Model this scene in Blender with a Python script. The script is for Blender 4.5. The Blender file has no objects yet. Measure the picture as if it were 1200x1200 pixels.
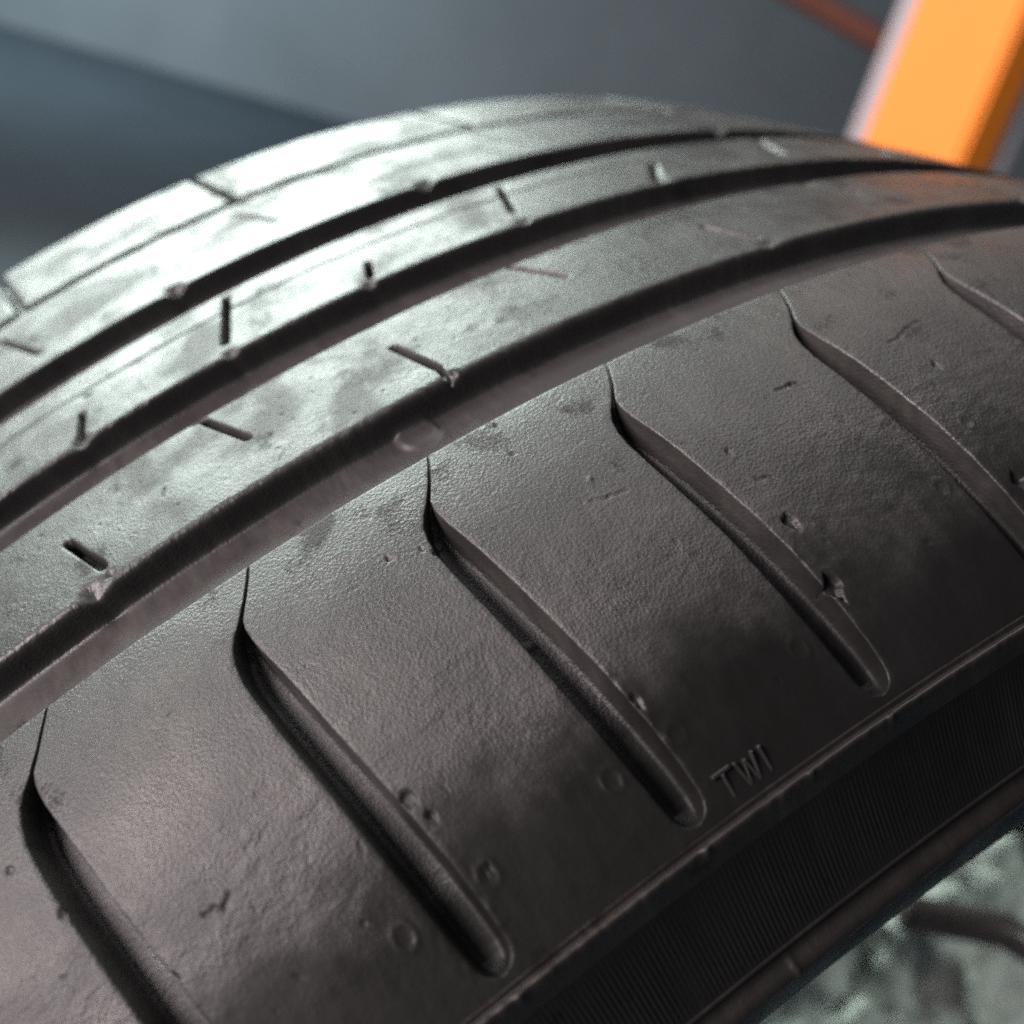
import bpy, bmesh, math
import numpy as np
from mathutils import Matrix, Vector

# ------------------------------------------------------------------ camera
scene = bpy.context.scene
coll = scene.collection
ALPHA = math.radians(37.0)          # the camera stands 37 degrees round from the top of the tyre
CA, SA = math.cos(ALPHA), math.sin(ALPHA)
HUB = np.array([0.0, 0.0, 0.3203])  # wheel centre above the floor


def tw(v):                          # tyre frame (angle 0 towards the camera) -> world directions
    x, y, z = v
    return Vector((x * CA - z * SA, y, x * SA + z * CA))


right = tw((0.8140647, -0.5090584, -0.2909332))
down = tw((-0.5472145, -0.4806217, -0.6902597))
fwd = tw((0.2115537, 0.7156732, -0.6659382))
cam_pos = tw((0.0, -0.09964832, 0.39562675)) + Vector(HUB)
cd = bpy.data.cameras.new("camera")
cam = bpy.data.objects.new("camera", cd)
coll.objects.link(cam)
m = Matrix((right, -down, -fwd)).transposed().to_4x4()
m.translation = cam_pos
cam.matrix_world = m
cd.sensor_width = 36
cd.lens = 36 * 1176.07 / 1200
cd.clip_start = 0.01
cd.clip_end = 60
cd.dof.use_dof = True
cd.dof.focus_distance = 0.119
cd.dof.aperture_fstop = 13.5
scene.camera = cam

# ------------------------------------------------------------------ world and lamps (workshop, no sun)
world = bpy.data.worlds.new("World")
scene.world = world
world.use_nodes = True
bg = world.node_tree.nodes["Background"]
bg.inputs["Color"].default_value = (0.70, 0.84, 1.0, 1)
bg.inputs["Strength"].default_value = 0.045


def area(name, pos, target, size, energy, color, size_y=None):
    ld = bpy.data.lights.new(name, 'AREA')
    ld.energy = energy
    ld.color = color
    ld.size = size
    if size_y:
        ld.shape = 'RECTANGLE'
        ld.size_y = size_y
    o = bpy.data.objects.new(name, ld)
    coll.objects.link(o)
    o.location = pos
    o.rotation_euler = (Vector(target) - Vector(pos)).to_track_quat('-Z', 'Y').to_euler()
    return o


TY = (-0.1, 0.05, 0.58)
wl = area("window_lamp", (-0.4, 2.9, 1.72), TY, 2.9, 45, (0.86, 1.0, 0.93), 1.4)      # bright doorway behind the tyre
wl.data.spread = math.radians(80)
area("ceiling_lamp", (0.1, 0.85, 2.7), TY, 2.0, 27, (0.97, 1.0, 0.97), 1.4)
area("front_lamp", (-2.3, 0.12, 1.18), TY, 1.4, 122, (1.0, 0.87, 0.87), 1.0)
area("wall_lamp", (-0.6, 4.6, 2.3), (0.4, 6.8, 0.4), 0.8, 88, (0.78, 0.93, 1.0))


def spot(name, pos, target, energy, color, cone, radius=0.05):
    ld = bpy.data.lights.new(name, 'SPOT')
    ld.energy = energy; ld.color = color; ld.spot_size = math.radians(cone); ld.spot_blend = 0.7
    ld.shadow_soft_size = radius
    o = bpy.data.objects.new(name, ld)
    coll.objects.link(o)
    o.location = pos
    o.rotation_euler = (Vector(target) - Vector(pos)).to_track_quat('-Z', 'Y').to_euler()


spot("column_fill_spot", (0.30, -1.3, 1.15), (0.66, 0.62, 0.85), 50, (1.0, 0.90, 0.74), 34)  # added spot without a real fixture, brightens only the column
spot("lump_fill_spot", (0.60, -0.80, 1.02), (0.20, 0.02, 0.33), 24, (0.90, 1.0, 0.95), 22, 0.12)  # added narrow spot, lights the concrete lump through the tyre opening

scene.view_settings.view_transform = 'Standard'
scene.view_settings.look = 'None'
scene.view_settings.exposure = 0
scene.view_settings.gamma = 1
scene.cycles.use_denoising = False
scene.cycles.sample_clamp_indirect = 4


# ------------------------------------------------------------------ helpers
def tag(o, label=None, cat=None, group=None, kind=None):
    if label: o["label"] = label
    if cat: o["category"] = cat
    if group: o["group"] = group
    if kind: o["kind"] = kind
    return o


def link(name, me, mat=None, parent=None):
    o = bpy.data.objects.new(name, me)
    coll.objects.link(o)
    if mat and len(me.materials) == 0:
        me.materials.append(mat)
        if name in ("rib", "shoulder_block"):
            me.materials.append(M_GROOVE)
    if parent:
        o.parent = parent
    return o


def mesh_from(name, verts, faces, smooth=True):
    me = bpy.data.meshes.new(name)
    verts = np.asarray(verts, np.float32)
    faces = np.asarray(faces, np.int32)
    n, k = faces.shape
    me.vertices.add(len(verts))
    me.vertices.foreach_set("co", verts.ravel())
    me.loops.add(n * k)
    me.loops.foreach_set("vertex_index", faces.ravel())
    me.polygons.add(n)
    me.polygons.foreach_set("loop_start", np.arange(0, n * k, k, dtype=np.int32))
    me.polygons.foreach_set("use_smooth", np.full(n, smooth, dtype=bool))
    me.update(calc_edges=True)
    me.validate()
    return me


def dusty_floor(me, nu_faces, row_depth, limit):
    """groove floors hold brown dust: the faces of the deep rows take the second material"""
    d = np.asarray(row_depth)
    deep = ((d[:-1] > limit) & (d[1:] > limit)).astype(np.int32)
    me.materials.clear()
    me.polygons.foreach_set("material_index", np.tile(deep, nu_faces))
    return me


def grid_mesh(name, P, closed=False, flip=False):
    nu, nv = P.shape[:2]
    idx = np.arange(nu * nv).reshape(nu, nv)
    if closed:
        idx = np.concatenate([idx, idx[:1]], 0)
    a, b, c, d = idx[:-1, :-1], idx[1:, :-1], idx[1:, 1:], idx[:-1, 1:]
    F = np.stack([a, b, c, d], -1).reshape(-1, 4)
    if flip:
        F = F[:, ::-1]
    return mesh_from(name, P.reshape(-1, 3), F)


def _hash(i, j, seed):
    n = (i * 374761393 + j * 668265263 + seed * 974634777) & 0xFFFFFFFF
    n = ((n ^ (n >> 13)) * 1274126177) & 0xFFFFFFFF
    return ((n ^ (n >> 16)) & 0xFFFF) / 65535.0


def noise2(x, y, seed=0):           # smooth value noise in -1..1
    xi, yi = np.floor(x).astype(np.int64), np.floor(y).astype(np.int64)
    fx, fy = x - xi, y - yi
    fx, fy = fx * fx * fx * (fx * (fx * 6 - 15) + 10), fy * fy * fy * (fy * (fy * 6 - 15) + 10)
    h = lambda a, b: _hash(a, b, seed)
    v = (h(xi, yi) * (1 - fx) + h(xi + 1, yi) * fx) * (1 - fy) + (h(xi, yi + 1) * (1 - fx) + h(xi + 1, yi + 1) * fx) * fy
    return v * 2 - 1


def fbm(x, y, seed=0, oct=3):
    s, a, t = 0, 1.0, 0
    for k in range(oct):
        s = s + a * noise2(x * 2 ** k + 17.3 * k, y * 2 ** k - 9.1 * k, seed + k)
        t += a
        a *= 0.55
    return s / t


def sstep(x):
    x = np.clip(x, 0, 1)
    return x * x * (3 - 2 * x)


# ------------------------------------------------------------------ materials
def nodes(name):
    mt = bpy.data.materials.new(name)
    mt.use_nodes = True
    nt = mt.node_tree
    return mt, nt, nt.nodes["Principled BSDF"]


def N(nt, typ, **kw):
    n = nt.nodes.new(typ)
    for k, v in kw.items():
        if k in n.inputs:
            n.inputs[k].default_value = v
        else:
            setattr(n, k, v)
    return n


def ramp(nt, src, pts):
    r = nt.nodes.new("ShaderNodeValToRGB")
    e = r.color_ramp.elements
    while len(e) < len(pts):
        e.new(0.5)
    for el, (p, c) in zip(e, pts):
        el.position = p
        el.color = c if len(c) == 4 else (*c, 1)
    nt.links.new(src, r.inputs[0])
    return r


def rubber(name, base, dust, rough, grain=1.0, dust_amt=0.5, stain=0.0, spec=0.5, unworn=None, stain_at=0.80):
    mt, nt, p = nodes(name)
    L = nt.links
    co = N(nt, "ShaderNodeTexCoord")
    big = N(nt, "ShaderNodeTexNoise", Scale=90.0, Detail=5.0, Roughness=0.6)
    mid = N(nt, "ShaderNodeTexNoise", Scale=420.0, Detail=4.0, Roughness=0.6)
    fine = N(nt, "ShaderNodeTexNoise", Scale=3600.0, Detail=4.0, Roughness=0.7)
    vor = N(nt, "ShaderNodeTexVoronoi", Scale=2300.0)
    for n in (big, mid, vor):
        L.new(co.outputs["Object"], n.inputs["Vector"])
    # wear feathers run across the tread: grain in unrolled coordinates, drawn out sideways
    xyz = N(nt, "ShaderNodeSeparateXYZ"); L.new(co.outputs["Object"], xyz.inputs[0])
    at = N(nt, "ShaderNodeMath", operation='ARCTAN2'); L.new(xyz.outputs["X"], at.inputs[0]); L.new(xyz.outputs["Z"], at.inputs[1])
    arc = N(nt, "ShaderNodeMath", operation='MULTIPLY'); L.new(at.outputs[0], arc.inputs[0]); arc.inputs[1].default_value = 0.32
    yy = N(nt, "ShaderNodeMath", operation='MULTIPLY'); L.new(xyz.outputs["Y"], yy.inputs[0]); yy.inputs[1].default_value = 0.5
    cyl = N(nt, "ShaderNodeCombineXYZ"); L.new(arc.outputs[0], cyl.inputs["X"]); L.new(yy.outputs[0], cyl.inputs["Y"])
    L.new(cyl.outputs[0], fine.inputs["Vector"])
    yy2 = N(nt, "ShaderNodeMath", operation='MULTIPLY'); L.new(xyz.outputs["Y"], yy2.inputs[0]); yy2.inputs[1].default_value = 0.22
    cyl2 = N(nt, "ShaderNodeCombineXYZ"); L.new(arc.outputs[0], cyl2.inputs["X"]); L.new(yy2.outputs[0], cyl2.inputs["Y"])
    scuff = N(nt, "ShaderNodeTexNoise", Scale=700.0, Detail=5.0, Roughness=0.65)
    L.new(cyl2.outputs[0], scuff.inputs["Vector"])
    # dust colour
    r1 = ramp(nt, big.outputs["Fac"], [(0.40, (0, 0, 0)), (0.68, (1, 1, 1))])
    r2 = ramp(nt, scuff.outputs["Fac"], [(0.36, (0, 0, 0)), (0.66, (1, 1, 1))])
    mul = N(nt, "ShaderNodeMath", operation='MULTIPLY')
    L.new(r1.outputs[0], mul.inputs[0]); L.new(r2.outputs[0], mul.inputs[1])
    mul2 = N(nt, "ShaderNodeMath", operation='MULTIPLY')
    L.new(mul.outputs[0], mul2.inputs[0]); mul2.inputs[1].default_value = dust_amt
    mix = N(nt, "ShaderNodeMix", data_type='RGBA')
    mix.inputs["A"].default_value = (*base, 1)
    mix.inputs["B"].default_value = (*dust, 1)
    L.new(mul2.outputs[0], mix.inputs["Factor"])
    col_out = mix.outputs["Result"]
    wear = None
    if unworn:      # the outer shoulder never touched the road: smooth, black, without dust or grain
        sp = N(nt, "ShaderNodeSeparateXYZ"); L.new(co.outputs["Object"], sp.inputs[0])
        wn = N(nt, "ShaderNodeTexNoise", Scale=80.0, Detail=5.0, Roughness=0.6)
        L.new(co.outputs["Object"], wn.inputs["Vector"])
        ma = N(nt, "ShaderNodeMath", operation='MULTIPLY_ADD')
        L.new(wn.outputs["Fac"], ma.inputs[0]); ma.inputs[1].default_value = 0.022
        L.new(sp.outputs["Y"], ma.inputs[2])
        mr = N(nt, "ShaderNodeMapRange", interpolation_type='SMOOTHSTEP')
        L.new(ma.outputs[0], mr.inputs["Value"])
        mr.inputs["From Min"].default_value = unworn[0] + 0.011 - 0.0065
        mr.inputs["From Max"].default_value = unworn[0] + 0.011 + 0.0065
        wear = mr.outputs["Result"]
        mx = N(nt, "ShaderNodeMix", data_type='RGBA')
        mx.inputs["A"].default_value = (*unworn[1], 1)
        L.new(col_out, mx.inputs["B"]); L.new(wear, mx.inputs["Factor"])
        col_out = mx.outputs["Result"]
    L.new(col_out, p.inputs["Base Color"])
    # roughness: worn shine in patches, wet looking stains
    st = N(nt, "ShaderNodeTexNoise", Scale=75.0, Detail=4.0, Roughness=0.55, Distortion=0.4)
    L.new(co.outputs["Object"], st.inputs["Vector"])
    rr = ramp(nt, st.outputs["Fac"], [(0.36, (rough + stain - 0.04,) * 3), (0.48, (rough - 0.04,) * 3), (0.66, (max(0.12, rough - 0.15),) * 3)])
    ad = N(nt, "ShaderNodeMath", operation='MULTIPLY_ADD')
    L.new(scuff.outputs["Fac"], ad.inputs[0]); ad.inputs[1].default_value = 0.22
    L.new(rr.outputs[0], ad.inputs[2])
    L.new(ad.outputs[0], p.inputs["Roughness"])
    sk = N(nt, "ShaderNodeTexNoise", Scale=130.0, Detail=3.0, Roughness=0.5)
    mp = N(nt, "ShaderNodeMapping"); mp.inputs["Location"].default_value = (3.1, 1.7, 0.4)
    L.new(co.outputs["Object"], mp.inputs["Vector"]); L.new(mp.outputs[0], sk.inputs["Vector"])
    sk2 = N(nt, "ShaderNodeTexNoise", Scale=1700.0, Detail=2.0, Roughness=0.6)
    L.new(co.outputs["Object"], sk2.inputs["Vector"])
    sa = N(nt, "ShaderNodeMath", operation='MULTIPLY_ADD')
    L.new(sk2.outputs["Fac"], sa.inputs[0]); sa.inputs[1].default_value = 0.32; L.new(sk.outputs["Fac"], sa.inputs[2])
    if unworn:      # oily specks sit along the inner edge of the shoulder
        sp0 = N(nt, "ShaderNodeSeparateXYZ"); L.new(co.outputs["Object"], sp0.inputs[0])
        mr0 = N(nt, "ShaderNodeMapRange"); L.new(sp0.outputs["Y"], mr0.inputs["Value"])
        mr0.inputs["From Min"].default_value = -0.022; mr0.inputs["From Max"].default_value = -0.001
        mr0.inputs["To Min"].default_value = -0.12; mr0.inputs["To Max"].default_value = 0.06
        sa0 = N(nt, "ShaderNodeMath", operation='ADD')
        L.new(sa.outputs[0], sa0.inputs[0]); L.new(mr0.outputs["Result"], sa0.inputs[1])
        sa = sa0
    sr_ = N(nt, "ShaderNodeMapRange", interpolation_type='SMOOTHSTEP')
    L.new(sa.outputs[0], sr_.inputs["Value"])
    sr_.inputs["From Min"].default_value = stain_at; sr_.inputs["From Max"].default_value = stain_at + 0.10
    sr_.inputs["To Min"].default_value = spec; sr_.inputs["To Max"].default_value = spec * 0.25
    spec_out = sr_.outputs["Result"]
    L.new(spec_out, p.inputs["Specular IOR Level"])
    # grain
    b1 = N(nt, "ShaderNodeBump", Strength=min(1.0, 0.14 * grain), Distance=0.00022)
    b2 = N(nt, "ShaderNodeBump", Strength=min(1.0, 0.5 * grain), Distance=0.00012)
    b3 = N(nt, "ShaderNodeBump", Strength=min(1.0, 0.22 * grain), Distance=0.0002)
    L.new(mid.outputs["Fac"], b1.inputs["Height"])
    L.new(fine.outputs["Fac"], b2.inputs["Height"])
    L.new(vor.outputs["Distance"], b3.inputs["Height"])
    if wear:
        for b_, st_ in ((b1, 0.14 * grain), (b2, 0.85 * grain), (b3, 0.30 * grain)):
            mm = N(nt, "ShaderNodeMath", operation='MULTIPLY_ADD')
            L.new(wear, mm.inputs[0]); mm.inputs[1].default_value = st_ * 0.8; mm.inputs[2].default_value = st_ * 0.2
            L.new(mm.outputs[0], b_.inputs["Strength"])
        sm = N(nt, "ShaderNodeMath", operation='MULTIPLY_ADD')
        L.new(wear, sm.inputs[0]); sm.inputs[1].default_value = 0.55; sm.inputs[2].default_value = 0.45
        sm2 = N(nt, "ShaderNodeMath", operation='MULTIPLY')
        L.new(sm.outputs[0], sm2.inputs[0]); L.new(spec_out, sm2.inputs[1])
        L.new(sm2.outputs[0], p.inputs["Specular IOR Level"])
    L.new(b1.outputs[0], b2.inputs["Normal"]); L.new(b2.outputs[0], b3.inputs["Normal"])
    L.new(b3.outputs[0], p.inputs["Normal"])
    return mt


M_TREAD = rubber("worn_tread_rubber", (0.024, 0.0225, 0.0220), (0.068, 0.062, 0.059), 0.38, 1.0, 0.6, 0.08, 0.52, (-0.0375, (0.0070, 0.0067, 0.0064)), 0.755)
M_RIB = rubber("rib_rubber", (0.020, 0.0192, 0.0190), (0.060, 0.057, 0.055), 0.38, 0.9, 0.5, 0.15, 0.5, None, 0.765)
M_SIDE = rubber("sidewall_rubber", (0.006, 0.0058, 0.0056), (0.018, 0.017, 0.016), 0.48, 0.5, 0.2, 0.05, 0.3)
M_GROOVE = rubber("dusty_groove_rubber", (0.025, 0.0215, 0.0213), (0.058, 0.050, 0.048), 0.42, 0.35, 0.6, 0.05, 0.5)
M_RIDGE = rubber("ridge_rubber", (0.012, 0.0105, 0.0098), (0.05, 0.041, 0.037), 0.40, 0.5, 0.5, 0.0, 0.4)  # browner and paler than the sidewall: the ridge highlight put into the colour
M_LETTER = rubber("letter_rubber", (0.016, 0.0155, 0.015), (0.05, 0.047, 0.045), 0.30, 0.3, 0.3, 0.0)


def simple(name, col, rough, bump=0.0, scale=40.0, var=0.2, metal=0.0):
    mt, nt, p = nodes(name)
    L = nt.links
    co = N(nt, "ShaderNodeTexCoord")
    nz = N(nt, "ShaderNodeTexNoise", Scale=scale, Detail=6.0, Roughness=0.6)
    L.new(co.outputs["Object"], nz.inputs["Vector"])
    lo = tuple(c * (1 - var) for c in col); hi = tuple(min(1, c * (1 + var)) for c in col)
    r = ramp(nt, nz.outputs["Fac"], [(0.3, lo), (0.7, hi)])
    L.new(r.outputs[0], p.inputs["Base Color"])
    p.inputs["Roughness"].default_value = rough
    p.inputs["Metallic"].default_value = metal
    if bump:
        b = N(nt, "ShaderNodeBump", Strength=0.6, Distance=bump)
        L.new(nz.outputs["Fac"], b.inputs["Height"]); L.new(b.outputs[0], p.inputs["Normal"])
    return mt


M_FLOOR = simple("dark_painted_floor", (0.075, 0.100, 0.120), 0.75, 0.001, 3.0, 0.15)
M_WALL = simple("grey_plaster_wall", (0.27, 0.315, 0.34), 0.8, 0.002, 2.0, 0.08)
M_CONC = simple("rough_pale_concrete", (0.42, 0.45, 0.415), 0.9, 0.004, 75.0, 0.4)
M_HOSE = simple("dark_hose_rubber", (0.06, 0.045, 0.045), 0.35, 0.0003, 200.0, 0.2)
M_ORANGE = simple("orange_enamel", (0.95, 0.27, 0.012), 0.6, 0.0, 8.0, 0.04)
M_STRIP = simple("grey_steel_trim", (0.24, 0.225, 0.25), 0.45, 0.0, 12.0, 0.1)
M_RUST = simple("red_oxide_steel", (0.20, 0.07, 0.045), 0.6, 0.0, 12.0, 0.15)

# ------------------------------------------------------------------ the setting
me = mesh_from("floor", [(-12, -8, 0), (14, -8, 0), (14, 12, 0), (-12, 12, 0)], [(0, 1, 2, 3)], False)
tag(link("floor", me, M_FLOOR), kind="structure")
# back wall: its foot runs from (0.69, 6.94) to (2.35, 5.87)
A, B = Vector((0.69, 6.94, 0)), Vector((2.35, 5.87, 0))
d = (B - A).normalized(); nrm = Vector((d.y, -d.x, 0))
p0, p1 = A - d * 7, A + d * 14
bk = -nrm * 0.2
if bk.y < 0: bk = -bk
v = [p0, p1, p1 + bk, p0 + bk]
v = v + [q + Vector((0, 0, 3.4)) for q in v]
me = mesh_from("wall", [tuple(q) for q in v], [(0, 1, 5, 4), (1, 2, 6, 5), (2, 3, 7, 6), (3, 0, 4, 7), (4, 5, 6, 7), (3, 2, 1, 0)], False)
tag(link("wall", me, M_WALL), kind="structure")

# ------------------------------------------------------------------ the tyre
tyre = bpy.data.objects.new("tyre", None)
coll.objects.link(tyre)
tyre.location = (0, 0.0475, 0)
tyre.empty_display_size = 0.1
tag(tyre, "worn black car tyre standing upright, tread grooves and near shoulder in close-up", "tyre")
OFF = Vector((0, -0.0475, 0.3203))


def part(name, me, mat, parent=tyre, rot=0.0):
    o = link(name, me, mat, parent)
    if parent is tyre:
        o.location = OFF
        o.rotation_euler = (0, rot, 0)
    return o


def r_prof(y):
    y = np.asarray(y, float)
    mid = 0.3202 - 0.354 * (y - 0.02) ** 2
    near = 0.32006 + 0.01416 * y - 7.2 * y ** 2
    dy = y - 0.1165
    far = 0.31691 - 0.04 * dy - 0.8 * dy ** 2
    return np.where(y < 0, near, np.where(y > 0.1165, far, mid))


def place(th, y, dep):
    """tyre frame angle (deg), lateral y (m), depth below the tread skin (m) -> points round the hub"""
    e = 1e-5
    sl = (r_prof(y + e) - r_prof(y - e)) / (2 * e)
    k = 1 / np.sqrt(1 + sl * sl)
    yy = y + dep * sl * k
    rr = r_prof(y) - dep * k
    a = np.radians(th) - ALPHA
    return np.stack([rr * np.sin(a), yy * np.ones_like(a), rr * np.cos(a)], -1)


MMD = 0.3202 * math.pi / 180 * 1000      # mm of tread per degree
G = 4.7                                  # groove depth, mm


def edge_list(re):
    d0 = .85 * re
    return [(re, 0), (re * .62, .06 * re), (re * .33, .20 * re), (re * .12, .45 * re), (0, d0)] + \
           [(-a, d0 + (G - d0) * b) for a, b in ((.06, .2), (.14, .45), (.24, .68), (.38, .84), (.58, .93), (.9, .98), (1.4, 1.0))]


def cap(X, Y, a, b, w):
    ax, ay = a; bx, by = b
    dx, dy = bx - ax, by - ay
    t = np.clip(((X - ax) * dx + (Y - ay) * dy) / (dx * dx + dy * dy + 1e-9), 0, 1)
    return np.hypot(X - ax - t * dx, Y - ay - t * dy) - w / 2


def slot(X, Y, a, b, w, D, soft=.14):
    return D * sstep(.5 - cap(X, Y, a, b, w) / (2 * soft))


def pits(X, Y, seed, n, box, size=(.2, .55), depth=(.05, .18)):
    rg = np.random.default_rng(seed)
    out = np.zeros_like(X)
    x0, x1, y0, y1 = box
    for _ in range(n):
        px, py = rg.uniform(x0, x1), rg.uniform(y0, y1)
        s, dd, el, an = rg.uniform(*size), rg.uniform(*depth), rg.uniform(1, 2.6), rg.uniform(0, 3.14)
        k = (np.abs(X - px) < 3 * s) & (np.abs(Y - py) < 3 * s)
        if not k.any(): continue
        ux, uy = X[k] - px, Y[k] - py
        q = ((ux * math.cos(an) + uy * math.sin(an)) / el) ** 2 + (-ux * math.sin(an) + uy * math.cos(an)) ** 2
        out[k] += dd * np.exp(-q / (.25 * s * s)) - .12 * dd * np.exp(-((np.sqrt(q) - .8 * s) / (.3 * s)) ** 2)
    return out


def theta_cols(fine0, fine1, step_mm, mid1=None, mid_mm=None):
    a = np.arange(fine0, fine1, step_mm / MMD)
    if mid1: a = np.concatenate([a, np.arange(fine1, mid1, mid_mm / MMD)])
    last = a[-1]
    rest = np.linspace(last, fine0 + 360, 260)[1:-1]
    return np.concatenate([a, rest])


def build_rib(yB, yb, ya, yA, re_near, re_far, top_step, cols, feat, seed, amp=.05):
    """rows run from the middle of the near groove over the rib to the middle of the far groove (mm)"""
    near = [(yb + s, dd) for s, dd in edge_list(re_near)][::-1]
    far = [(ya - s, dd) for s, dd in edge_list(re_far)]
    fl_n = [(y, G) for y in np.linspace(yB, near[0][0], 8)[:-1]] if near[0][0] > yB else []
    near = [q for q in near if q[0] > yB + .02] if not fl_n else near
    fl_f = [(y, G) for y in np.linspace(far[-1][0], yA, 8)[1:]] if far[-1][0] < yA else []
    far = [q for q in far if q[0] < yA - .02] if not fl_f else far
    if not fl_n: fl_n = [(yB, near[0][1])]
    if not fl_f: fl_f = [(yA, far[-1][1])]
    tops = np.arange(yb + re_near, ya - re_far, top_step)[1:]
    rows = fl_n + near + [(y, 0.) for y in tops] + far + fl_f
    Y = np.array([q[0] for q in rows]); D = np.array([q[1] for q in rows])
    TH, YY = np.meshgrid(cols, Y, indexing='ij')
    X = TH * MMD
    dep = np.broadcast_to(D, TH.shape).copy()
    topw = np.clip(1 - D / 1.2, 0, 1)[None, :]
    dep += topw * (amp * fbm(X / 2.2, YY / 2.2, seed, 3) + 1.4 * amp * noise2(X / 9, YY / 7, seed + 9))
    # torn, feathered edge
    em = np.exp(-((YY - yb - .3) / .8) ** 2)
    dep += em * topw * (.22 * np.clip(fbm(X / .9, YY / 1.6, seed + 4, 3), -.3, 1))
    vis = (TH < 60)
    cut = np.zeros_like(dep)
    add = np.zeros_like(dep)
    for f in feat:
        if f[0] == 'slot':
            _, a, b, w, dd = f
            cut = np.maximum(cut, slot(X, YY, (a[0] * MMD, a[1]), (b[0] * MMD, b[1]), w, dd))
        elif f[0] == 'bite':               # a scooped chip at the rib edge
            _, a, rad, dd = f
            q = np.hypot((X - a[0] * MMD) / rad, (YY - a[1]) / (rad * .8))
            add += dd * np.exp(-q ** 2)
        elif f[0] == 'line':               # shallow wear step running round the rib
            _, y0, dd = f
            add += topw * dd * (np.exp(-((YY - y0 - .25 * noise2(X / 14, X * 0, 3)) / .22) ** 2) * 1.3 + .55 * sstep((y0 - YY + .3) / .6)) * vis
        elif f[0] == 'bar':                # wear indicator in the groove floor
            _, a, rad, dd = f
            q = np.hypot(X - a[0] * MMD, YY - a[1])
            lowm = sstep((dep - .62 * G) / (.3 * G))
            add -= lowm * dd * sstep((rad - q) / 1.2 + .5) + lowm * .10 * np.exp(-((q - .9) / .25) ** 2)
    dep = np.maximum(dep, cut) + add
    dep += topw * pits(X, YY, seed + 21, 90, (-8 * MMD, 22 * MMD, yb, ya))
    P = place(TH, YY / 1000, dep / 1000)
    return dusty_floor(grid_mesh("rib", P, closed=True, flip=True), len(cols), D, .95 * G)


def alt(first, per, n):
    return [first + per * k for k in range(n)]


# marks that are read off as pixels of the photograph are turned into tread positions with the same camera
F_PX = 1176.07
CR, CDN, CF = np.array((0.8140647, -0.5090584, -0.2909332)), np.array((-0.5472145, -0.4806217, -0.6902597)), np.array((0.2115537, 0.7156732, -0.6659382))


def on_tread(u, v, off=0.0):
    dv = (u - 600) / F_PX * CR + (v - 600) / F_PX * CDN + CF
    t = np.linspace(.05, .4, 3000)
    Xp = np.array([0, -0.09964832, 0.39562675]) + t[:, None] * dv
    s = np.hypot(Xp[:, 0], Xp[:, 2]) - r_prof(Xp[:, 1]) + off
    k = int(np.argmax(s <= 0))
    x = Xp[k]
    return math.degrees(math.atan2(x[0], x[2])), x[1] * 1000



BUMP = on_tread(490, 512, .0047)
# rib next to the near shoulder (y 13..35.6 mm)
f4 = [('slot', (-4.05, 26.6), (-3.50, 17.0), 1.25, 3.0), ('bite', (-3.95, 13.6), 1.5, 1.1), ('bite', (-3.4, 14.6), .7, .5),
      ('slot', (5.42, 26.9), (5.80, 16.5), 1.25, 3.0), ('slot', (5.80, 16.5), (5.78, 13.2), .8, 1.4), ('bite', (5.9, 13.6), .8, .8),
      ('slot', (15.7, 26.0), (16.2, 16.8), 1.2, 3.0), ('bite', (16.35, 14.4), 1.5, .8), ('slot', (27.2, 26), (27.7, 17), 1.2, 3.0), ('bite', (27.8, 14.8), 1.6, .8),
      ('slot', (-13.6, 26.6), (-13.0, 17.0), 1.25, 3.0), ('bite', (-13.4, 14), 1.4, 1.1),
      ('slot', (.27, 34.6), (.93, 24.4), 1.25, 3.0), ('bite', (.1, 35.6), .8, .5), ('slot', (9.95, 34.8), (10.72, 25.6), 1.15, 2.6),
      ('slot', (21.0, 36.5), (21.9, 26), 1.15, 2.6), ('bite', (21.3, 35.0), 1.6, .6), ('slot', (32, 36.5), (32.9, 26), 1.15, 2.6), ('slot', (-9.2, 34.6), (-8.6, 24.6), 1.25, 3.0),
      ('slot', (-1.55, 23.0), (-1.42, 24.6), .28, .22), ('bar', (9.0, 41.5), 2.6, .4), ('bar', (3.9, 41.5), 2.2, .35), ('bar', BUMP, 3.0, .6)]
part("rib", build_rib(6.5, 13.0, 35.6, 42.55, 1.2, .5, .24, theta_cols(-14, 16, .2, 46, .4), f4, 11, .05), M_RIB)
f3 = [('slot', (3.03, 69.6), (2.05, 53.6), 1.3, 3.0), ('bite', (1.95, 50), 1.1, .8), ('slot', (-2.40, 58.3), (-2.72, 51.5), 1.1, 2.6), ('bite', (-2.8, 50.2), 1.3, 1.0),
      ('slot', (7.15, 57.6), (6.75, 51.8), 1.1, 2.6), ('bite', (6.55, 50), .9, .9), ('slot', (13.1, 69), (12.24, 55.7), 1.25, 3.0), ('bite', (12.1, 50.5), 1.1, .7),
      ('slot', (18.5, 60.5), (17.7, 53), 1.4, 2.6), ('bite', (17.6, 51.6), 1.6, .8), ('slot', (25, 70.3), (23.95, 56.3), 1.6, 3.0), ('slot', (30, 60.5), (29.2, 53), 1.4, 2.6),
      ('slot', (-8, 69.6), (-9, 53.6), 1.3, 3.0), ('line', 64.6, .16), ('bite', (-2.1, 63), .9, .3)]
part("rib", build_rib(42.55, 49.5, 72.2, 78.35, .8, .9, .28, theta_cols(-14, 16, .25, 46, .5), f3, 31, .05), M_RIB)
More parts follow.
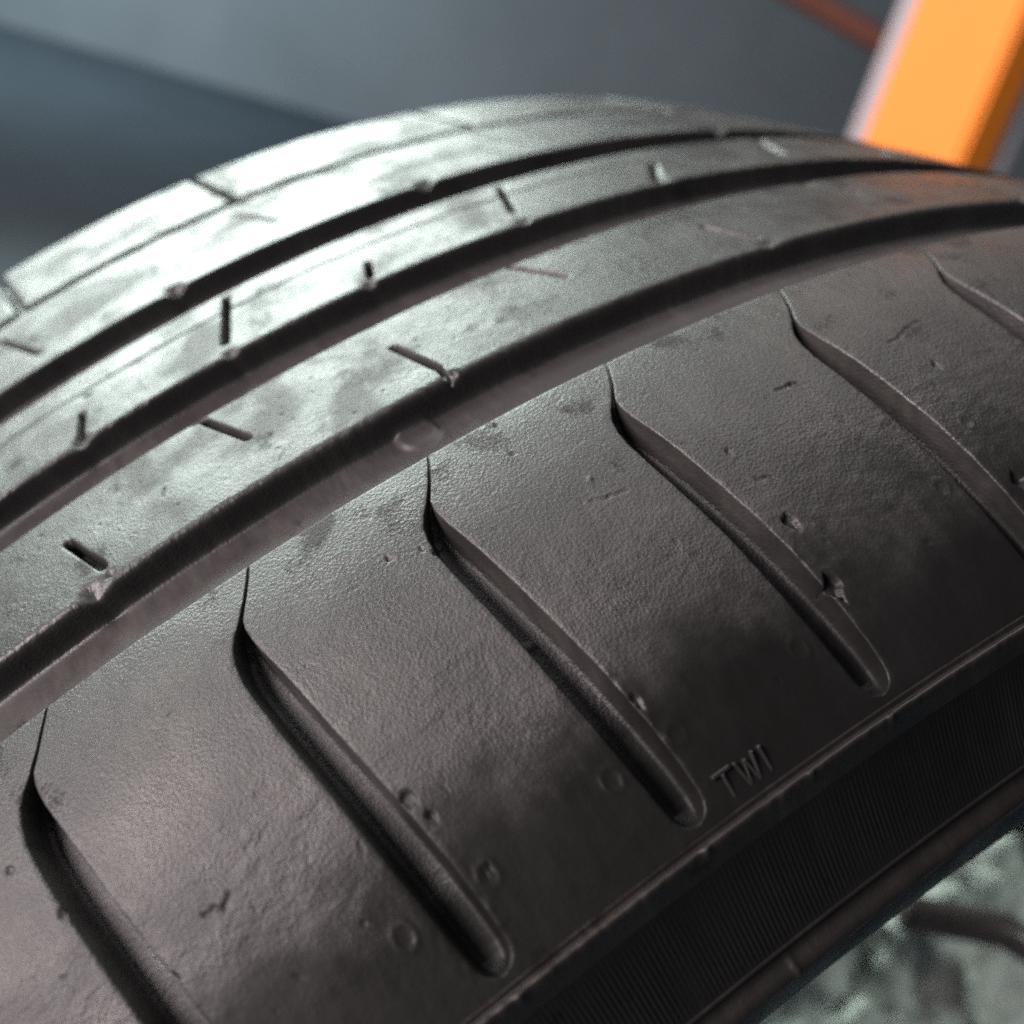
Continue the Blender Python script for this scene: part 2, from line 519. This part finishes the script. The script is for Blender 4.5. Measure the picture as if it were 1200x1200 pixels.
f2 = [('bite', (1.96, 85.2), 1.6, 1.6), ('slot', (5.59, 108.9), (6.4, 94), .7, 1.4), ('slot', (-3.97, 108.4), (-3.0, 92.4), 1.0, 1.8), ('bite', (-2.95, 91), 1.2, .6),
      ('bite', (11.6, 85.2), 1.6, 1.6), ('slot', (16, 108.9), (16.8, 94), .7, 1.4), ('bite', (25.3, 85), 1.6, 1.6), ('slot', (26, 108), (27, 94), .8, 1.4), ('bite', (-7, 85), 1.6, 1.6)]


def build_rib2():
    yB, yb, ya = 78.35, 84.5, 114.7
    near = [(yb + s, dd) for s, dd in edge_list(.6)][::-1]
    near = [q for q in near]
    fl = [(y, G) for y in np.linspace(yB, near[0][0], 6)[:-1]]
    tops = np.arange(yb + .6, ya - .5, .32)[1:]
    far = [(ya - .5, 0), (ya - .2, .05), (ya - .05, .2), (ya, .5), (ya + .10, 2.2), (ya + .25, 3.8), (ya + .8, 4.4), (ya + 2.0, 4.4)]
    rows = fl + near + [(y, 0.) for y in tops] + far
    Y = np.array([q[0] for q in rows]); D = np.array([q[1] for q in rows])
    TH, YY = np.meshgrid(theta_cols(-14, 46, .4), Y, indexing='ij')
    X = TH * MMD
    dep = np.broadcast_to(D, TH.shape).copy()
    topw = np.clip(1 - D / 1.2, 0, 1)[None, :]
    dep += topw * (.05 * fbm(X / 2.2, YY / 2.2, 51, 3) + .10 * noise2(X / 8, YY / 6, 59))
    for f in f2:
        if f[0] == 'slot':
            dep = np.maximum(dep, slot(X, YY, (f[1][0] * MMD, f[1][1]), (f[2][0] * MMD, f[2][1]), f[3], f[4], .2))
        else:
            dep = dep + f[3] * np.exp(-((X - f[1][0] * MMD) / f[2]) ** 2 - ((YY - f[1][1]) / (f[2] * .8)) ** 2)
    return dusty_floor(grid_mesh("rib", place(TH, YY / 1000, dep / 1000), closed=True, flip=True), TH.shape[0], np.where(Y < 90, D, 0), .95 * G)


part("rib", build_rib2(), M_RIB)

# ---- near shoulder: one block per pitch, from the middle of one lateral groove to the middle of the next
tips = [-15.6, -10.6, -5.63, -.67, 3.95, 8.90, 14.34, 19.53, 24.7, 29.9, 35.0, 40.1]
N_DENSE = len(tips) - 1
rest_n = 61
rest = np.linspace(tips[-1], tips[0] + 360, rest_n + 1)
# lateral groove edges measured from its inner tip: y (mm), left edge, right edge (mm round the tread)
GY = np.array([0, -2, -5, -7.6, -9.0, -10.6, -12.5, -15, -18, -22, -28, -35, -42, -46.5, -49.0, -49.9, -50.5, -50.8, -51.0, -51.12, -51.2, -51.3, -51.9])
GL = np.array([-.17, -1.07, -2.70, -4.45, -5.6, -6.55, -7.1, -7.35, -7.15, -6.75, -6.0, -5.2, -4.35, -3.75, -3.4, -3.22, -2.86, -2.5, -2.15, -1.85, -1.6, -1.5, -1.5])
GR = np.array([.17, -.71, -2.25, -3.85, -4.15, -4.1, -3.85, -3.4, -2.9, -2.3, -1.4, -.25, .65, 1.0, 1.0, .82, .46, .1, -.25, -.55, -.8, -.9, -.9])
GD = np.array([.35, .4, .6, 1.4, 2.8, 3.8, 4.2, 4.3, 4.3, 4.3, 4.2, 4.0, 3.6, 3.1, 2.8, 2.6, 2.2, 1.7, 1.1, .55, .1, 0, 0])


def gi(tab, y):
    return np.interp(-y, -GY, tab)


NEAR_END = -52.0


def shoulder_block(t0, t1, seed, nx, dy, features=True):
    Eg = edge_list(.5)
    wall = [(-s, dd) for s, dd in Eg][::-1]
    wall = [(y, dd) for y, dd in wall]
    fl = [(y, G) for y in np.linspace(6.5, wall[0][0], 6)[:-1]]
    tops = np.arange(-.5, NEAR_END, -dy)[1:]
    tops = np.concatenate([tops[tops > -47.8], np.arange(-48, NEAR_END, -min(dy, .5) * .4), [NEAR_END]])
    Y = np.array([q[0] for q in fl + wall] + list(tops)); D = np.array([q[1] for q in fl + wall] + [0.] * len(tops))
    W = (t1 - t0) * MMD
    Yg = np.minimum(Y, 0)
    Rk, Lk = gi(GR, Yg), gi(GL, Yg) + W
    wid = gi(GR, Yg) - gi(GL, Yg)
    ck, ck1 = (gi(GR, Yg) + gi(GL, Yg)) / 2, (gi(GR, Yg) + gi(GL, Yg)) / 2 + W
    gd = gi(GD, Yg)
    # columns: (fraction across the half groove, depth fraction) then the top
    half = [(0, 1.0), (.42, .995), (.61, .96), (.74, .87), (.83, .69), (.90, .45), (.945, .23), (.98, .08)]
    xs, ds = [], []
    for fr, df in half:
        xs.append(ck + (Rk - ck) * fr); ds.append(gd * df)
    tt = np.linspace(0, 1, nx)
    tt = tt + .0
    for t in tt:
        xs.append(Rk + (Lk - Rk) * t); ds.append(np.zeros_like(gd))
    for fr, df in half[::-1]:
        xs.append(ck1 - (ck1 - Lk) * fr); ds.append(gd * df)
    X = np.array(xs) + t0 * MMD; GDp = np.array(ds)
    YY = np.broadcast_to(Y, X.shape)
    TH = X / MMD
    dep = np.broadcast_to(D, X.shape).copy()
    topw = (np.clip(1 - D / 1.0, 0, 1)[None, :]) * np.clip(1 - GDp / .8, 0, 1)
    # rounded block edge along the lateral groove
    eL = (X - (t0 * MMD + Rk)[None, :]); eR = ((t0 * MMD + Lk)[None, :] - X)
    e = np.minimum(np.abs(eL), np.abs(eR))
    gs = np.clip(gd / 3, 0, 1)[None, :]
    rnd = .16 * np.exp(-e / .22) * gs
    dep = np.maximum(dep, GDp) + rnd * (YY < .2)
    if features:
        # worn skin: fine lumps, wrinkles on the outer half, scuffed rim of the groove
        dep += topw * (.022 * fbm(X / 1.5, YY / 1.5, seed, 3) + .07 * noise2(X / 10, YY / 8, 5))
        outer = sstep((-YY - 20) / 8) * sstep((43 + YY) / 6)
        wr = fbm(X / 2.6 + .6 * noise2(X / 5, YY / 5, 8), YY / 1.2, 77, 4)
        dep += topw * outer * .085 * wr * (0.5 + .7 * sstep(.5 + noise2(X / 9, YY / 7, 41)))
        dep += np.exp(-e / 1.0) * gs * topw * .10 * fbm(X / .8, YY / 1.2, 13, 3)
        inner = np.exp(-((YY + .2) / .5) ** 2)
        dep += inner * topw * .03 * fbm(X / .6, YY / .8, 19, 2)
        dep += topw * pits(X, YY, seed + 3, 30, (t0 * MMD - 8, t1 * MMD + 2, -46, -1))
        for kind, th, y, s, dd in MARKS:
            px = th * MMD
            if px < X.min() - 6 or px > X.max() + 6: continue
            q = np.hypot(X - px, YY - y)
            if kind == 'ring':
                dep += -.6 * dd * np.exp(-((q - s) / .26) ** 2) * (1 + .6 * noise2(X, YY, 3)) + .45 * dd * np.exp(-(q / (s * .7)) ** 2)
            elif kind == 'pit':
                dep += dd * sstep((s - q * (1 + .25 * noise2(X * 2, YY * 2, 7))) / .35 + .5)
            elif kind == 'chip':
                dep += dd * sstep((s - (np.abs(X - px) * 1.1 + np.abs(YY - y) * .8 + .35 * noise2(X * 1.6, YY * 1.6, 4))) / .3 + .5)
        for pts, w, dd in CRACKS:
            for a, b in zip(pts[:-1], pts[1:]):
                if a[0] * MMD < X.min() - 6 or a[0] * MMD > X.max() + 6: continue
                jx = .25 * noise2(X * 1.2, YY * 1.2, 23)
                dep += dd * sstep(.5 - cap(X + jx, YY + jx, (a[0] * MMD, a[1]), (b[0] * MMD, b[1]), w) / .3)
    P = place(TH, np.array(YY) / 1000, dep / 1000)
    return dusty_floor(grid_mesh("shoulder_block", P, flip=False), X.shape[0] - 1, D, .95 * G)


MARKS = [('ring', -1.96, -44.3, 1.15, .13), ('ring', 2.83, -44.2, 1.1, .15), ('ring', 4.42, -44.1, 1.05, .12), ('ring', -.10, -44.4, 1.1, .10), ('ring', 7.65, -44.0, 1.1, .12),
         ('pit', -.54, -35.2, .75, .5), ('ring', 13.0, -37.5, 1.0, .16), ('pit', 2.66, -14.6, .42, .45), ('pit', 2.45, -13.2, .28, .3), ('pit', 2.9, -12.0, .3, .25)]
CRACKS = []
for u, v, s, dd, kind in [(925, 612, 1.0, .8, 'chip'), (975, 687, 1.35, 1.0, 'chip'), (1190, 562, 1.2, .9, 'chip'), (505, 955, .7, .4, 'chip'), (1095, 428, .6, .35, 'chip'),
                          (853, 530, .35, .3, 'pit'), (580, 500, .3, .3, 'pit'), (455, 655, .38, .4, 'pit'), (600, 533, .3, .25, 'pit'), (1130, 495, .9, .18, 'ring'),
                          (205, 1148, .8, .5, 'chip'), (12, 1020, .5, .35, 'pit'), (75, 1072, .7, .4, 'chip'), (690, 562, .35, -.2, 'pit'), (745, 820, .6, .35, 'chip'), (615, 745, .6, -.25, 'pit')]:
    th, y = on_tread(u, v)
    MARKS.append((kind, th, y, s, dd))
for pts, w, dd in [([(1038, 403), (1052, 395), (1060, 384), (1077, 378)], .22, .3), ([(692, 590), (712, 582), (735, 572)], .25, .22), ([(240, 1068), (262, 1066), (270, 1045)], .45, .3),
                   ([(883, 563), (897, 561), (910, 564)], .3, .25), ([(908, 457), (925, 452), (938, 450)], .35, .3), ([(350, 785), (372, 778)], .22, .15), ([(405, 697), (420, 685)], .2, .12)]:
    CRACKS.append(([on_tread(*q) for q in pts], w, dd))

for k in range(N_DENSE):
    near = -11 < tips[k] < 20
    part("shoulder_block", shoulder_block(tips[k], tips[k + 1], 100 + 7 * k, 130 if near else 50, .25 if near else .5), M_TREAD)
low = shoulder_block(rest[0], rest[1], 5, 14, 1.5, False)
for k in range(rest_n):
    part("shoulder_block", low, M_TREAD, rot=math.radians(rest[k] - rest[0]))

# ---- far shoulder blocks, cut apart by slanting grooves
far_cuts = [-12.5, -2.86, 6.13, 17.0, 27.5, 37.5]
far_rest = np.linspace(far_cuts[-1], far_cuts[0] + 360, 33)


def far_block(t0, t1, seed, nx):
    rows = [(116.7, 4.4), (117.7, 4.3), (118.0, 3.4), (118.1, 1.6), (118.16, .6), (118.25, .22), (118.35, .06), (118.6, 0.)] + [(y, 0.) for y in np.arange(118.8, 146.4, .6)] + \
           [(147.2, .12), (147.9, .45), (148.5, 1.0), (149.0, 1.9), (149.4, 3.2), (149.8, 5.0), (150.5, 8.0), (151.2, 11.0)]
    Y = np.array([q[0] for q in rows]); D = np.array([q[1] for q in rows])
    W = (t1 - t0) * MMD
    sk = np.interp(Y, [116, 150], [0, -2.5])
    x = [(-.02, 3.0), (.5, 3.0), (.8, 2.6), (1.0, 1.4), (1.12, .5), (1.35, .12), (1.8, 0)]
    cols = [(a, b) for a, b in x] + [(a, 0.) for a in np.linspace(2.4, W - 2.4, nx)] + [(W - a, b) for a, b in x[::-1]]
    X = np.array([c[0] for c in cols])[:, None] + sk[None, :] + t0 * MMD
    GDp = np.array([c[1] for c in cols])[:, None]
    YY = np.broadcast_to(Y, X.shape)
    dep = np.maximum(D[None, :], np.broadcast_to(GDp, X.shape) + D[None, :] * .3) + .08 * noise2(X / 7, YY / 6, seed) * np.clip(1 - D, 0, 1)[None, :]
    return grid_mesh("far_shoulder_block", place(X / MMD, np.array(YY) / 1000, dep / 1000), flip=True)


for k in range(len(far_cuts) - 1):
    part("far_shoulder_block", far_block(far_cuts[k], far_cuts[k + 1], 200 + k, 110), M_RIB)
low = far_block(far_rest[0], far_rest[1], 300, 12)
for k in range(32):
    part("far_shoulder_block", low, M_RIB, rot=math.radians(far_rest[k] - far_rest[0]))


# ---- sidewalls and inner liner: rings of revolution
def ring_mesh(name, prof, cols, bump=None, flip=False):
    prof = np.asarray(prof, float)
    TH, K = np.meshgrid(cols, np.arange(len(prof)), indexing='ij')
    y, r = prof[K, 0].copy(), prof[K, 1].copy()
    if bump is not None:
        dy, dr = bump(TH, K)
        y += dy; r += dr
    a = np.radians(TH) - ALPHA
    return grid_mesh(name, np.stack([r * np.sin(a), y, r * np.cos(a)], -1), closed=True, flip=flip)


r0 = float(r_prof(-.0520))
ridge = [(-.0512, r0 - .0012), (-.0520, r0 - .00005), (-.05215, r0 - .0006), (-.0523, r0 - .0010), (-.0525, r0 - .0010), (-.0527, r0 - .0006), (-.0530, r0 - .00035), (-.05325, r0 - .00045),
         (-.0534, r0 - .0009), (-.0535, r0 - .0018), (-.05362, r0 - .0030), (-.0538, .2957)]
nubs = [on_tread(825, 996)[0], on_tread(1040, 841)[0], on_tread(607, 1168)[0], on_tread(705 + 245, 910)[0]]


def ridge_bump(TH, K):
    w = np.isin(K, (6, 7, 8)).astype(float)
    s = 0
    for t in nubs:
        s = s + np.exp(-((TH - t) / .06) ** 2)
    b = w * (.00035 * s + .00012 * fbm(TH * 5, TH * 0, 61, 4))
    return -b, b * .8


scol = theta_cols(-10, 24, .35)
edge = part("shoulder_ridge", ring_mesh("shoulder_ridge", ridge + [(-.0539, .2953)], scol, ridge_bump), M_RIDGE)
edge["label"] = "thin raised ridge between tread shoulder and sidewall"
# serrated band with fine radial ribs
band = [(-.0538, .2957), (-.0541, .2948), (-.0548, .2928), (-.0557, .2906), (-.0567, .2882), (-.0577, .2860), (-.0586, .2842), (-.0590, .2834), (-.0592, .2831)]
bw = np.array([0, .5, 1, 1, 1, 1, 1, .4, 0])


def band_bump(TH, K):
    ph = TH * (0.29 * math.pi / 180) / .00062
    tri = np.abs((ph % 1) - .5) * 2
    b = bw[K] * .00006 * (1 + .8 * noise2(TH * 1.5, K * .7, 5)) * sstep(tri * 1.6 - .3) * (TH < 60)
    return -b * .8, b * .5


part("serrated_band", ring_mesh("serrated_band", band, theta_cols(-8, 22, .10), band_bump), M_SIDE)
rib_pr = [(-.0592, .2831), (-.0594, .2830), (-.0595, .2827), (-.0594, .2823), (-.0595, .2818), (-.0600, .2813), (-.0606, .28095), (-.0611, .2806), (-.0614, .2801), (-.0615, .2795), (-.0613, .2789), (-.0609, .2784)]


def lower_bump(TH, K):
    w = np.isin(K, (5, 6, 7, 8, 9)).astype(float)
    b = w * (.00010 * fbm(TH * 2.2, TH * 0 + K * .3, 71, 4) + .0003 * np.exp(-((TH - 4.3) / .07) ** 2))
    return -b, b * .7


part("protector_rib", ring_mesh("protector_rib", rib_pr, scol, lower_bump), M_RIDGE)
lower = [(-.0609, .2784), (-.0604, .2775), (-.0602, .2755), (-.0596, .272), (-.0586, .268), (-.0574, .264), (-.0561, .260), (-.0548, .256), (-.0537, .252), (-.0515, .248), (-.0490, .2452), (-.0450, .2440), (-.0415, .2448), (-.040, .248)]
part("sidewall", ring_mesh("sidewall", lower, scol), M_SIDE)
coarse = np.arange(0, 360, 2.0)
far_side = [(.1508, .3045), (.1530, .300), (.1545, .292), (.1560, .282), (.1562, .274), (.1552, .264), (.1528, .256), (.1480, .248), (.142, .2445), (.137, .2448), (.135, .248)]
part("sidewall", ring_mesh("sidewall", far_side, coarse, flip=True), M_SIDE)
inner = [(-.040, .248), (-.043, .258), (-.047, .270), (-.048, .282), (-.043, .293), (-.030, .301), (-.005, .3055), (.0475, .3075), (.100, .3055), (.125, .301), (.138, .293), (.143, .282), (.142, .270), (.138, .258), (.135, .248)]
part("inner_liner", ring_mesh("inner_liner", inner, coarse, flip=True), M_SIDE)

# ---- raised letters T W I moulded in the shoulder
def letter(name, strokes, th0, sx, y_top, y_bot, h=.0006):
    bm = bmesh.new()
    for a, b, w in strokes:
        # stroke ends in letter space: x 0..1 along the tread, y 0 (top) .. 1 (bottom)
        ax, ay = th0 * MMD + a[0] * sx, y_top + (y_bot - y_top) * a[1]
        bx, by = th0 * MMD + b[0] * sx, y_top + (y_bot - y_top) * b[1]
        dx, dy = bx - ax, by - ay
        ln = math.hypot(dx, dy); nx, ny = -dy / ln * w / 2, dx / ln * w / 2
        q = [(ax + nx, ay + ny), (bx + nx, by + ny), (bx - nx, by - ny), (ax - nx, ay - ny)]
        lo = [bm.verts.new(place(np.array(x / MMD), np.array(y / 1000), np.array(.0002))) for x, y in q]
        cx, cy = sum(p[0] for p in q) / 4, sum(p[1] for p in q) / 4
        hi = [bm.verts.new(place(np.array((x * .9 + cx * .1) / MMD), np.array((y * .9 + cy * .1) / 1000), np.array(-h * (1 - .85 * (y - y_top) / (y_bot - y_top))))) for x, y in q]
        bm.faces.new(hi)
        for i in range(4):
            bm.faces.new((lo[i], lo[(i + 1) % 4], hi[(i + 1) % 4], hi[i]))
    bmesh.ops.recalc_face_normals(bm, faces=bm.faces)
    bmesh.ops.bevel(bm, geom=[e for e in bm.edges], offset=.00008, segments=1, affect='EDGES')
    me = bpy.data.meshes.new(name); bm.to_mesh(me); bm.free()
    part("letter", me, M_LETTER)


YT, YBt = -48.7, -51.3
letter("letter_t", [((0, .06), (1, .06), .42), ((.5, .1), (.5, 1), .42)], 4.46, 2.7, YT, YBt)
letter("letter_w", [((0, 0), (.25, 1), .4), ((.25, 1), (.5, .1), .36), ((.5, .1), (.75, 1), .36), ((.75, 1), (1, 0), .4)], 5.02, 2.5, YT, YBt)
letter("letter_i", [((.5, 0), (.5, 1), .42)], 5.60, .6, YT, YBt)

# ------------------------------------------------------------------ rough concrete lump seen through the open middle of the tyre
bm = bmesh.new()
bmesh.ops.create_icosphere(bm, subdivisions=6, radius=1)
C0 = np.array((.17, .050, .21)); RR = np.array((.125, .078, .195))
co = np.array([v.co[:] for v in bm.verts])
pp = np.sign(co) * np.abs(co) ** .8
P = pp * RR
def n3(q, f, sd):
    return (noise2(q[:, 0] * f, q[:, 1] * f + 4.1, sd) + noise2(q[:, 1] * f - 2.3, q[:, 2] * f, sd + 1) + noise2(q[:, 2] * f + 7.7, q[:, 0] * f, sd + 2)) / 1.7


s = 1 + .07 * n3(P, 20, 3) + .045 * n3(P, 48, 8) + .055 * n3(P, 95, 12) + .03 * n3(P, 190, 15)
P = P * s[:, None] + C0
rel = P[:, [0, 2]] - HUB[[0, 2]]
rr = np.hypot(rel[:, 0], rel[:, 1])
k = np.minimum(1, .299 / rr)
P[:, 0] = HUB[0] + rel[:, 0] * k; P[:, 2] = HUB[2] + rel[:, 1] * k
base_z = P[:, 2].min()
for v, q in zip(bm.verts, P):
    v.co = (q[0] - C0[0], q[1] - C0[1], q[2] - base_z)
for f in bm.faces: f.smooth = True
me = bpy.data.meshes.new("concrete_lump"); bm.to_mesh(me); bm.free()
lump = link("concrete_lump", me, M_CONC)
lump.location = (C0[0], C0[1], base_z)
tag(lump, "rough pale grey green concrete lump behind the tyre sidewall at bottom right", "concrete lump")


def tube(name, pts, rad, mat, seg=20):
    pts = [Vector(p) for p in pts]
    V, Fc = [], []
    up = Vector((0, 0, 1))
    for i, p in enumerate(pts):
        t = (pts[min(i + 1, len(pts) - 1)] - pts[max(i - 1, 0)]).normalized()
        n = t.cross(up).normalized(); b = n.cross(t)
        rd = rad[i] if hasattr(rad, '__len__') else rad
        for j in range(seg):
            a = 2 * math.pi * j / seg
            V.append(tuple(p + (n * math.cos(a) + b * math.sin(a)) * rd))
    for i in range(len(pts) - 1):
        for j in range(seg):
            Fc.append((i * seg + j, i * seg + (j + 1) % seg, (i + 1) * seg + (j + 1) % seg, (i + 1) * seg + j))
    return mesh_from(name, V, Fc)


def at_px(u, v, t):
    return cam_pos + (right * ((u - 600) / F_PX) + down * ((v - 600) / F_PX) + fwd) * t


a, b = at_px(1050, 1066, .36), at_px(1230, 1098, .355)
dv = (b - a)
pts, rad = [], []
for i, (q, rd) in enumerate([(0, .0015), (.006, .0042), (.02, .0060), (.05, .0068), (.1, .0064), (.25, .0064), (.45, .0064), (.7, .0064), (1, .0064), (1.5, .0064), (2.0, .0064)]):
    pts.append(a + dv * q + Vector((0, 0, -.05 * max(0, q - .6) ** 2))); rad.append(rd)
ho = link("rubber_hose", tube("rubber_hose", [p - a for p in pts], rad, M_HOSE), M_HOSE)
ho.location = a
tag(ho, "dark rubber hose end lying across the pale concrete lump", "hose")

# ------------------------------------------------------------------ orange column and the bits beside it
def box(name, x0, x1, y0, y1, z0, z1, mat, parent=None, bev=.004, origin=(0, 0, 0)):
    bm = bmesh.new()
    bmesh.ops.create_cube(bm, size=1)
    for v in bm.verts:
        v.co = ((x0 + x1) / 2 + v.co.x * (x1 - x0) - origin[0], (y0 + y1) / 2 + v.co.y * (y1 - y0) - origin[1], (z0 + z1) / 2 + v.co.z * (z1 - z0) - origin[2])
    bmesh.ops.bevel(bm, geom=list(bm.edges), offset=bev, segments=3, affect='EDGES')
    me = bpy.data.meshes.new(name); bm.to_mesh(me); bm.free()
    return link(name, me, mat, parent)


# front face square to the view, so the column is turned towards the camera
ccol = bpy.data.objects.new("orange_column", None); coll.objects.link(ccol)
pl = at_px(1010, 162, 1.05); pm = at_px(1112, 182, 1.05)
ang = math.atan2(pm.y - pl.y, pm.x - pl.x)
wd = math.hypot(pm.x - pl.x, pm.y - pl.y)
ccol.location = (pl.x, pl.y, 0)
ccol.rotation_euler = (0, 0, ang - math.radians(30))
tag(ccol, "bright orange steel column at top right behind the tyre", "column")
wf = wd / math.cos(math.radians(24))
box("shaft", 0, wf, 0, .16, .02, 2.4, M_ORANGE, ccol, .006)
box("base_plate", -.06, wf + .06, -.05, .21, 0, .018, M_ORANGE, ccol, .003)
box("edge_trim", -.026, -.001, .03, .05, .02, 2.38, M_STRIP, ccol, .003)

pr = at_px(1192, 150, 2.2)
me = tube("steel_pipe", [(0, 0, 0), (0, .0001, 1.2), (0, .0, 2.4)], .035, M_STRIP)
po = link("steel_pipe", me, M_STRIP); po.location = (pr.x, pr.y, 0)
tag(po, "upright pale grey steel pipe right of the orange column", "pipe")
q0, q1 = at_px(900, -25, 2.6), at_px(1032, 52, 2.6)
me = tube("brace_bar", [tuple((q0 - q1) * 3), tuple((q0 - q1) * 1.5), (0, 0, 0), tuple((q1 - q0) * .3)], .03, M_RUST)
br = link("brace_bar", me, M_RUST); br.location = q1
tag(br, "dull red brown bar slanting down behind the orange column", "bar")
